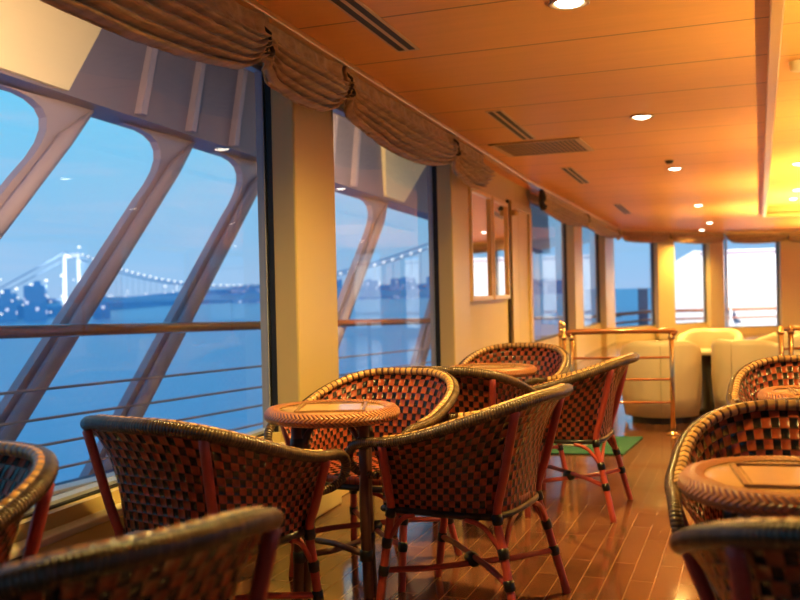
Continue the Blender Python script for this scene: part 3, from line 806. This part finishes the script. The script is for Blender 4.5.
# ------------------------------------------------------------------ ceiling fittings
def slot_vent(x0, y0, y1, w, label):
    t = thing('slot_vent', label, 'air vent', (x0, (y0 + y1) / 2, CZ), R(2.0), 'slot vents in the ceiling')
    L = y1 - y0
    m = MB(); m.box((0, 0, -.003), (w, L, .006)); m.build('plate', M['vent_white'], t, bevel=.002)
    for s in (-1, 1):
        m = MB(); m.box((s * w * .23, 0, -.0065), (w * .26, L * .965, .003)); m.build('slot', M['black'], t)
slot_vent(-1.565, 2.75, 4.45, .12, 'long double-slot vent closest to us, over the first valance')
slot_vent(-1.635, 6.18, 7.48, .12, 'double-slot vent just before the perforated grille')
slot_vent(-1.74, 9.40, 10.9, .12, 'double-slot vent just beyond the perforated grille')
slot_vent(-1.83, 13.9, 15.8, .12, 'farthest double-slot vent near the bend of the ceiling')
t = thing('ceiling_grille', 'wide perforated air grille set across one ceiling panel', 'air grille', (-1.65, 7.97, CZ))
m = MB(); m.box((0, 0, -.004), (.68, .70, .008)); m.build('perforated_plate', M['grille'], t)
m = MB()
for c_, d_ in (((-.36, 0), (.045, .74)), ((.36, 0), (.045, .74)), ((0, .36), (.74, .02)), ((0, -.36), (.74, .02))): m.box((c_[0], c_[1], -.006), (d_[0], d_[1], .012))
m.build('grille_frame', M['vent_white'], t)
m = MB(); m.lathe([(0, -.03), (.02, -.03), (.032, -.024), (.04, -.008), (.045, 0)], n=20)
o = m.build('smoke_detector', M['black'], None, True); o.location = (-.71, 9.45, CZ); tag(o, 'small dark smoke detector on the ceiling beside a downlight', 'smoke detector')
m = MB(); m.lathe([(0, -.06), (.03, -.06), (.05, -.05), (.055, 0)], n=20)
o = m.build('tray_speaker', M['sill'], None, True); o.location = (.31, 6.3, TZ); tag(o, 'small round ceiling fitting inside the raised tray', 'ceiling fitting')

LIGHT = (1.0, .66, .17)
def downlight(x, y, z, label, power, seen=True):
    t = thing('downlight', label, 'ceiling lamp', (x, y, z), 0, 'recessed ceiling downlights')
    m = MB(); m.lathe([(.062, 0), (.085, -.004), (.088, -.010), (.080, -.013), (.064, -.008), (.060, 0)], n=28); m.build('trim_ring', M['vent_white'], t, True)
    m = MB(); m.lathe([(0, -.022), (.03, -.020), (.05, -.014), (.062, -.004)], n=28); m.build('lens', M['lens'], t, True)
    ld = bpy.data.lights.new('downlight_beam', 'SPOT'); ld.energy = power; ld.color = LIGHT; ld.spot_size = R(150); ld.spot_blend = .7; ld.shadow_soft_size = .06
    lo = bpy.data.objects.new('downlight_beam', ld); COL.objects.link(lo); lo.location = (x, y, z - .03)
P = 290
row = [(4.0, 'downlight of the window-side row at the top edge of the picture'), (6.88, 'downlight of the window-side row, first fully visible one'),
       (10.05, 'downlight of the window-side row right beside the smoke detector'), (14.8, 'downlight of the window-side row, fourth along'),
       (19.0, 'downlight close to the far bend, the nearer of a pair'), (21.3, 'downlight farthest along, just before the end wall')]
for y, lab in row: downlight(-.70 if y < 20 else -.95, y, CZ, lab, P * (1.5 if y > 9 else 1))
for x, y, lab in ((.55, 11.6, 'downlight in the raised tray, nearest of three at the picture edge'), (.68, 14.8, 'downlight in the raised tray, middle of three at the picture edge'), (.69, 16.3, 'downlight in the raised tray, farthest of three at the picture edge')):
    downlight(x, y, TZ, lab, P * 1.4)
words = ['first', 'second', 'third', 'fourth', 'fifth', 'sixth', 'seventh', 'eighth', 'ninth', 'tenth']
for i, (x, y, z) in enumerate([(-1.0, 2.55, CZ), (2.2, 5.5, TZ), (2.2, 9.0, TZ), (3.4, 12.5, TZ), (3.4, 16.0, TZ), (2.2, 20.5, CZ), (5.4, 20.5, CZ)]):  # first is added off the row to brighten the facing chair's weave
    downlight(x, y, z, 'downlight outside the picture, %s of those overhead and beyond the tray edge' % words[i], P * (1.3 if i else .75))
for i, (x, y) in enumerate([(1.55, 4.6), (1.5, 8.2), (1.6, 12.0), (1.8, 16.0), (3.2, 20.0)]):  # invented uplighters, added to brighten the ceiling
    t = thing('fill_uplighter', 'added fill uplighter with an open brass bowl outside the picture, %s along the room' % words[i], 'fill lamp', (x, y, 0), 0, 'added ceiling fill uplighters')
    m = MB(); m.lathe([(0, 0), (.16, 0), (.16, .015), (.04, .04), (.014, .06), (.014, 1.11), (0, 1.11)], n=20); m.build('stand', M['brass'], t, True)
    m = MB(); m.lathe([(.0, 1.11), (.10, 1.13), (.19, 1.19), (.23, 1.28), (.225, 1.285), (.18, 1.20), (.09, 1.145), (0, 1.13)], n=28); m.build('bowl', M['brass'], t, True)
    ld = bpy.data.lights.new('ceiling_fill_light', 'SPOT'); ld.energy = (300, 300, 850, 2400, 3800)[i]; ld.color = LIGHT; ld.shadow_soft_size = .08; ld.spot_size = R(165); ld.spot_blend = .6
    lo = bpy.data.objects.new('ceiling_fill_light', ld); COL.objects.link(lo); lo.location = (x, y, 1.255); lo.rotation_euler = (PI, 0, 0)

# ------------------------------------------------------------------ outside: promenade, railing, raked struts
SH = -.0275
dz = lambda y: SH * (y - 4.2)
OW = lambda y: -(4.05)               # railing line
dk = MB(); dk.hexa([(-4.25, -4, -.30 + dz(-4)), (-2.2, -4, -.30 + dz(-4)), (-3.0, 30, -.3 + dz(30)), (-4.25, 30, -.3 + dz(30))],
                   [(-4.25, -4, -.02 + dz(-4)), (-2.35, -4, -.02 + dz(-4)), (-3.0, 30, -.02 + dz(30)), (-4.25, 30, -.02 + dz(30))])
struct(dk.build('deck_outside', M['deck']))
t = thing('deck_railing', 'outer deck railing with brown wooden handrail and thin wires, seen through the glass', 'railing', (-4.05, 4.2, 0))
o = Vector((-4.05, 4.2, 0))
def along(z, y): return Vector((-4.05 + .02 * (y - 4.2), y, z + dz(y))) - o
m = MB(); m.tube([along(.975, y) for y in range(-4, 30, 2)], .040, 10); m.build('handrail', M['rail_wood'], t, True)
for z in (.62, .44, .28, .12):
    m = MB(); m.tube([along(z, y) for y in range(-4, 30, 2)], .009, 6); m.build('wire', M['steel'], t, True)
for y in (2.51, 3.79, 5.07, 6.35, 9.5, 12.7, 15.9):
    for z in (.975,):
        p = along(z, y + (z - .975)); m = MB(); m.tube([p, p + Vector((-.26 - .02 * (y - 4.2), 0, 0))], .018, 8); m.build('bracket', M['steel'], t, True)
m = MB(); m.hexa([along(-.02, -4) + Vector((-.06, 0, 0)), along(-.02, -4) + Vector((.06, 0, 0)), along(-.02, 29) + Vector((.06, 0, 0)), along(-.02, 29) + Vector((-.06, 0, 0))],
                 [along(.0, -4) + Vector((-.06, 0, 0)), along(.0, -4) + Vector((.06, 0, 0)), along(.0, 29) + Vector((.06, 0, 0)), along(.0, 29) + Vector((-.06, 0, 0))]); m.build('toe_board', M['white_paint'], t)

t = thing('ship_side_frame', 'raked lilac-grey steel struts under a plated beam, outside the windows', 'steel frame', (-4.2, 4.2, 2.4))
o = Vector((-4.2, 4.2, 2.4)); XS = -4.52
zb = lambda y: 2.545 + -.034 * (y - 4.2)
corners = [.35, 1.63, 2.91, 4.19, 5.47, 6.75, 8.03, 11.2, 14.4, 17.6]
m = MB(); m.hexa([Vector((XS, -4, zb(-4))) - o, Vector((XS + .3, -4, zb(-4))) - o, Vector((XS + .3, 21, zb(21))) - o, Vector((XS, 21, zb(21))) - o],
                 [Vector((XS, -4, 3.5)) - o, Vector((XS + .24, -4, 3.5)) - o, Vector((XS + .24, 21, 3.5)) - o, Vector((XS, 21, 3.5)) - o]); m.build('beam', M['steel_dark'], t)
for yc in corners:
    z0 = zb(yc) + .01; w = .20
    # profile in (y, z): right edge straight, left edge sweeping into the beam
    poly = [(yc, z0), (yc - 3.4, z0 - 3.4), (yc - 3.4 - w, z0 - 3.4)]
    ex, ez = yc - w - .30, z0 - .30
    A_ = (ex - .25, ez - .25); Cn = (yc - w + .06, z0 - .0); B_ = (yc - w - .72, z0)
    for k in range(9):
        s_ = k / 8; poly.append(((1 - s_) ** 2 * A_[0] + 2 * s_ * (1 - s_) * (yc - w + .10) + s_ * s_ * B_[0], (1 - s_) ** 2 * A_[1] + 2 * s_ * (1 - s_) * (z0 - .0) + s_ * s_ * B_[1]))
    m = MB(); m.prism([(a_ - o.y, b_ - o.z) for a_, b_ in poly], (XS + .08 - o.x, 0, 0), (0, 1, 0), (0, 0, 1), (1, 0, 0), .07)
    so = m.build('strut', M['steel'], t)
    f_ = MB()                                       # rounded flange on the inboard face along the straight edge
    f_.tube([Vector((XS + .17, yc - .02, z0 - .02)) - o, Vector((XS + .20, yc - .35, z0 - .27)) - o, Vector((XS + .20, yc - 3.47, z0 - 3.4)) - o], [.010, .055, .06], 10)
    f_.build('flange', M['steel'], so, True)
# ribs on the beam above, and panels coloured cream as its lamplit patches
for k, yc in enumerate([5.75 + .66 * i for i in range(0, 7)] + [13.0 + .66 * i for i in range(4)]):
    m = MB(); m.hexa([Vector((XS + .27, yc, zb(yc) + .02)) - o, Vector((XS + .36, yc, zb(yc) + .02)) - o, Vector((XS + .36, yc + .07, zb(yc) + .02)) - o, Vector((XS + .27, yc + .07, zb(yc) + .02)) - o],
                     [Vector((XS + .22, yc + .30, 3.3)) - o, Vector((XS + .32, yc + .30, 3.3)) - o, Vector((XS + .32, yc + .37, 3.3)) - o, Vector((XS + .22, yc + .37, 3.3)) - o]); m.build('rib', M['steel'], t)
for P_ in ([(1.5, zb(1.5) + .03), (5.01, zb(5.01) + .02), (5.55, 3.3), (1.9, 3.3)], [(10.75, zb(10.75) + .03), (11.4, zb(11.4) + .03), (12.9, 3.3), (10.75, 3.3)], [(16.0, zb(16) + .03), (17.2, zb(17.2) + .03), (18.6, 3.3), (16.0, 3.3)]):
    m = MB(); m.prism([(a_ - o.y, b_ - o.z) for a_, b_ in P_], (XS + .24 - o.x, 0, 0), (0, 1, 0), (0, 0, 1), (1, 0, 0), .09); m.build('lit_patch_panel', M['lit_cream'], t)
m = MB(); m.box((-3.3, 8.5, 3.45), (2.6, 25, .1)); struct(m.build('deck_above', M['steel_dark']))

# far superstructure past the end windows
t = thing('ship_superstructure', 'floodlit white ship superstructure beyond the end windows', 'ship structure', (2, 32, 0))
m = MB(); m.box((3.0, 0, .85), (13.4, .4, 2.9)); m.build('white_wall', M['white_paint'], t)
m = MB(); m.prism([(-3.69, -.6), (-3.69, 2.3), (-4.4, 1.9), (-5.2, -.6)], (0, -.2, 0), (1, 0, 0), (0, 0, 1), (0, 1, 0), .4); m.build('slanted_bulkhead', M['white_paint'], t)
m = MB(); m.box((.9, -.27, 1.75), (.4, .08, .14)); m.build('wall_lamp', M['brass'], t)
m = MB(); m.box((3.0, -.24, 2.2), (13, .06, .10)); m.build('string_course', M['steel'], t)
m = MB(); m.hexa([(-3.2, 22.5, -.42), (13, 26.5, -.42), (13, 34, -.42), (-4.2, 34, -.42)], [(-3.2, 22.5, -.30), (13, 26.5, -.30), (13, 34, -.30), (-4.2, 34, -.30)])
struct(m.build('deck_aft', M['deck']))
t = thing('aft_railing', 'pink-brown wooden rails across the white wall outside the end pane', 'railing', (-2.9, 26.8, 0))
for z, r_ in ((.47, .045), (.24, .03)):
    m = MB(); m.tube([(-.6, -4, z), (0.3, 0, z), (4, 1.6, z), (13, 5.0, z)], r_, 8); m.build('rail', M['rail_wood'], t, True)
for k in range(7):
    m = MB(); x = .3 + 2.1 * k; m.tube([(x, (x - .3) * .41, -.3), (x, (x - .3) * .41, .47)], .03, 8); m.build('post', M['white_paint'], t, True)
# a deck lounger outside
t = thing('deck_lounger', 'grey deck lounger outside, by the rails behind the end pane', 'lounger', (.15, 28.4, -.30), R(200))
m = MB(); m.box((0, 0, .38), (1.1, .55, .04)); m.build('seat', M['white_paint'], t)
m = MB(); m.prism([(.5, .38), (.9, .85), (.86, .88), (.46, .42)], (0, -.27, 0), (1, 0, 0), (0, 0, 1), (0, 1, 0), .54); m.build('backrest', M['white_paint'], t)
for sx in (-.5, .45):
    for sy in (-.24, .24):
        m = MB(); m.tube([(sx, sy, .37), (sx, sy, 0)], .02, 6); m.build('leg', M['white_paint'], t, True)

t = thing('deck_locker', 'narrow dark blue-grey deck locker standing outside the angled bay pane', 'locker', (-2.82, 27.0, -.30), R(6))
m = MB(); m.box((0, 0, .70), (.27, .24, 1.36)); m.build('cabinet', M['steel_dark'], t, bevel=.01)
m = MB(); m.box((0, 0, 1.40), (.31, .28, .04)); m.build('lid', M['steel'], t)
# ------------------------------------------------------------------ sea, far shore, bridge
m = MB(); m.add([(-9000, -6000, -12), (9000, -6000, -12), (9000, 14000, -12), (-9000, 14000, -12)], [(0, 1, 2, 3)])
struct(m.build('sea', M['sea']))
def polar(px, dist):
    """ground point seen along a bearing (degrees left of the room's length)"""
    return Vector((-math.sin(R(px)) * dist, math.cos(R(px)) * dist, -12))
m = MB(); v = []; f = []
bear = [52, 48, 44, 41, 38, 35, 32, 29, 26, 23, 20, 17, 14, 10]
dist = [720, 730, 760, 800, 1200, 1700, 2000, 2200, 2400, 2500, 2600, 2700, 2800, 2900]
hts = [10, 11, 12, 8, 12, 20, 28, 30, 30, 34, 34, 38, 40, 40]
for b_, d_, h_ in zip(bear, dist, hts):
    p = polar(b_, d_); q_ = polar(b_, d_ + 260); v += [p, p + Vector((0, 0, h_)), q_ + Vector((0, 0, h_ * 1.15)), q_]
for i in range(len(bear) - 1):
    for j in range(3): k = i * 4 + j; f.append((k, k + 4, k + 5, k + 1))
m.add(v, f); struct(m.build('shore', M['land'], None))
rnd = random.Random(9)
for b_, d_, w_, h_ in [(47.0, 690, 18, 17), (45.2, 690, 14, 15), (43.6, 690, 15, 19), (42.0, 690, 15, 24), (38.4, 700, 12, 15), (49.0, 690, 18, 18), (27.5, 2000, 60, 38), (25.0, 2050, 60, 46), (22.6, 2100, 50, 42), (20.4, 2150, 56, 46), (18.2, 2200, 56, 50), (16.0, 2250, 56, 46), (30, 1900, 56, 34)]:
    p = polar(b_, d_); m = MB(); m.box((0, 0, h_ / 2), (w_, w_ * .8, h_)); m.box((w_ * .1, 0, h_ + 1.5), (w_ * .3, w_ * .3, 3))
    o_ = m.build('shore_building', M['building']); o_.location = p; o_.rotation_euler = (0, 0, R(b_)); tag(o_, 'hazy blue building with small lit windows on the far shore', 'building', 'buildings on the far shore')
t = thing('suspension_bridge', 'pale suspension bridge with lit cables across the bay', 'bridge', polar(40.0, 680))
o = t.location.copy()
TB = polar(40.0, 680); TB2 = polar(15.3, 450); bd = (TB2 - TB).normalized()
dk0, tz = 13, 46
side = Vector((-bd.y, bd.x, 0))
def tower(base, k_):
    m = MB()
    for s_ in (-1, 1):
        c = base + side * s_ * 6.2 - o
        m.tube([c, c - side * s_ * .8 + Vector((0, 0, tz))], [1.5, 1.0], 8)
    c = base - o
    m.tube([c - side * 5.4 + Vector((0, 0, tz - 2)), c + side * 5.4 + Vector((0, 0, tz - 2))], 1.4, 6); m.tube([c - side * 5.8 + Vector((0, 0, dk0 - 3)), c + side * 5.8 + Vector((0, 0, dk0 - 3))], 1.3, 6)
    m.build('tower', M['bridge'], t, True)
tower(TB, 0); tower(TB2, 1)
A_ = TB - bd * 170; B_ = TB2 + bd * 30
m = MB(); q_ = (math.atan2(bd.y, bd.x)); Lb = (B_ - A_).length; mid = (A_ + B_) / 2 - o
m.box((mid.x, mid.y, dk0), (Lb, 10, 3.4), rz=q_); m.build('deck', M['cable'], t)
pts_l = []
def cable_z(s, span): return dk0 + 6 + (tz - dk0 - 6) * (2 * s / span - 1) ** 2
span = (TB2 - TB).length; N_ = 56
for sd in (-1, 1):
    m = MB(); m.tube([TB + bd * (span * i / N_) + side * sd * 5 - o + Vector((0, 0, cable_z(span * i / N_, span))) for i in range(N_ + 1)], .45, 6)
    for E_, S_ in ((A_, TB), (B_, TB2)): m.tube([E_ + side * sd * 5 - o + Vector((0, 0, dk0 + 2)), E_.lerp(S_, .5) + side * sd * 5 - o + Vector((0, 0, dk0 + 9)), S_ + side * sd * 5 - o + Vector((0, 0, tz))], .45, 6)
    m.build('main_cable', M['cable'], t, True)
m = MB(); l_ = MB()
for i in range(1, N_):
    s_ = span * i / N_; z_ = cable_z(s_, span); c = TB + bd * s_ + side * 5 - o
    m.tube([c + Vector((0, 0, dk0)), c + Vector((0, 0, z_))], .16, 4, cap=False); l_.box(c + Vector((0, 0, z_ + .4)), (1.0, 1.0, 1.0))
for i in range(1, 9):
    c = A_.lerp(TB, i / 9) + side * 5 - o; l_.box(c + Vector((0, 0, dk0 + 3 + 18 * (i / 9) ** 1.7)), (1.4, 1.4, 1.4)); l_.box(c + Vector((0, 0, dk0 + 3)), (1.2, 1.2, 1.2))
for z_ in (20, 30, 40, 50): l_.box(TB - o + side * 6.4 + Vector((0, 0, z_)), (1.2, 1.2, 1.2))
tag(m.build('hanger', M['cable'], t), kind='stuff'); tag(l_.build('cable_lamp', M['lamp_city'], t), kind='stuff')
m = MB()
for i in range(150):
    b_ = rnd.uniform(14, 48); d_ = 690 if b_ > 39 else 2080; p = polar(b_, d_ - 20); s_ = .7 if b_ > 39 else 2.0; m.box(p + Vector((0, 0, rnd.uniform(4, 30 if b_ > 39 else 40))), (s_, s_, s_))
tag(m.build('shore_lights', M['lamp_city']), 'tiny city lights scattered along the far shore', 'city lights', kind='stuff')

# ------------------------------------------------------------------ light, sky
def spot(loc, tgt, e, col, size=R(110), soft=.2):
    ld = bpy.data.lights.new('deck_lamp', 'SPOT'); ld.energy = e; ld.color = col; ld.spot_size = size; ld.spot_blend = .5; ld.shadow_soft_size = soft
    lo = bpy.data.objects.new('deck_lamp', ld); COL.objects.link(lo); lo.location = loc
    lo.rotation_euler = (Vector(tgt) - Vector(loc)).to_track_quat('-Z', 'Y').to_euler()
spot((-2.75, 3.6, 2.35), (-4.2, 4.3, 3.1), 200, (1, .62, .30), R(125))
spot((-2.9, 8.0, 2.2), (-4.2, 10.5, 2.5), 330, (1, .66, .30), R(140))
spot((3.2, 25.6, 3.1), (2.6, 32, .6), 3600, (1, .88, .72), R(150))
spot((-1.5, 27.5, 3.4), (-.5, 32, 1.5), 700, (1, .86, .85), R(140))
ld = bpy.data.lights.new('bridge_floodlight', 'SPOT'); ld.energy = 1.1e6; ld.color = (1, .95, .92); ld.spot_size = R(22); ld.spot_blend = .3; ld.shadow_soft_size = 1
lo = bpy.data.objects.new('bridge_floodlight', ld); COL.objects.link(lo); lo.location = TB * .86 + Vector((0, 0, 4)); lo.rotation_euler = (TB + Vector((0, 0, 28)) - lo.location).to_track_quat('-Z', 'Y').to_euler()
w = bpy.data.worlds.new('dusk_sky'); S.world = w; w.use_nodes = True; nt = w.node_tree
bg = nt.nodes['Background']; tc = nt.nodes.new('ShaderNodeTexCoord'); sp = nt.nodes.new('ShaderNodeSeparateXYZ'); rp = nt.nodes.new('ShaderNodeValToRGB')
nt.links.new(tc.outputs['Generated'], sp.inputs[0]); nt.links.new(sp.outputs[2], rp.inputs[0])
cr = rp.color_ramp; cr.elements[0].position = 0; cr.elements[0].color = (.36, .56, .84, 1); cr.elements[1].position = 1; cr.elements[1].color = (.07, .27, .60, 1)
e_ = cr.elements.new(.06); e_.color = (.27, .56, .86, 1); e_ = cr.elements.new(.2); e_.color = (.165, .62, .93, 1)
n_ = nt.nodes.new('ShaderNodeTexNoise'); n_.inputs['Scale'].default_value = 5; n_.inputs['Detail'].default_value = 5
mp = nt.nodes.new('ShaderNodeMapping'); mp.inputs['Scale'].default_value = (1, 1, 9); nt.links.new(tc.outputs['Generated'], mp.inputs[0]); nt.links.new(mp.outputs[0], n_.inputs['Vector'])
r2 = nt.nodes.new('ShaderNodeValToRGB'); r2.color_ramp.elements[0].position = .52; r2.color_ramp.elements[0].color = (0, 0, 0, 1); r2.color_ramp.elements[1].position = .75; r2.color_ramp.elements[1].color = (.4, .4, .4, 1)
nt.links.new(n_.outputs['Fac'], r2.inputs[0])
mx = nt.nodes.new('ShaderNodeMix'); mx.data_type = 'RGBA'; mx.inputs['B'].default_value = (.50, .60, .82, 1)
nt.links.new(r2.outputs[0], mx.inputs['Factor']); nt.links.new(rp.outputs[0], mx.inputs['A']); nt.links.new(mx.outputs['Result'], bg.inputs[0])
bg.inputs[1].default_value = 1.06

# ------------------------------------------------------------------ camera
F_ = 930.0; yaw = R(20.6); pit = math.atan(7.2 / F_); rol = R(1.3)
fw = Vector((-math.sin(yaw) * math.cos(pit), math.cos(yaw) * math.cos(pit), -math.sin(pit)))
r0 = Vector((math.cos(yaw), math.sin(yaw), 0)); u0 = r0.cross(fw)
ri = r0 * math.cos(rol) - u0 * math.sin(rol); up = r0 * math.sin(rol) + u0 * math.cos(rol)
cd = bpy.data.cameras.new('camera'); cam = bpy.data.objects.new('camera', cd); COL.objects.link(cam)
mt = Matrix((ri, up, -fw)).transposed().to_4x4(); mt.translation = (0, 0, 1.15); cam.matrix_world = mt
cd.sensor_width = 36; cd.lens = 36 * F_ / 800; cd.clip_end = 30000; cd.clip_start = .05
cd.dof.use_dof = True; cd.dof.focus_distance = 3.6; cd.dof.aperture_fstop = 2.9
S.camera = cam
vs = S.view_settings; vs.view_transform = 'Standard'; vs.look = 'None'; vs.exposure = 0; vs.gamma = 1; vs.use_curve_mapping = False
S.cycles.sample_clamp_indirect = 6; S.cycles.use_denoising = True
S.cycles.max_bounces = 10; S.cycles.diffuse_bounces = 5; S.cycles.transparent_max_bounces = 16
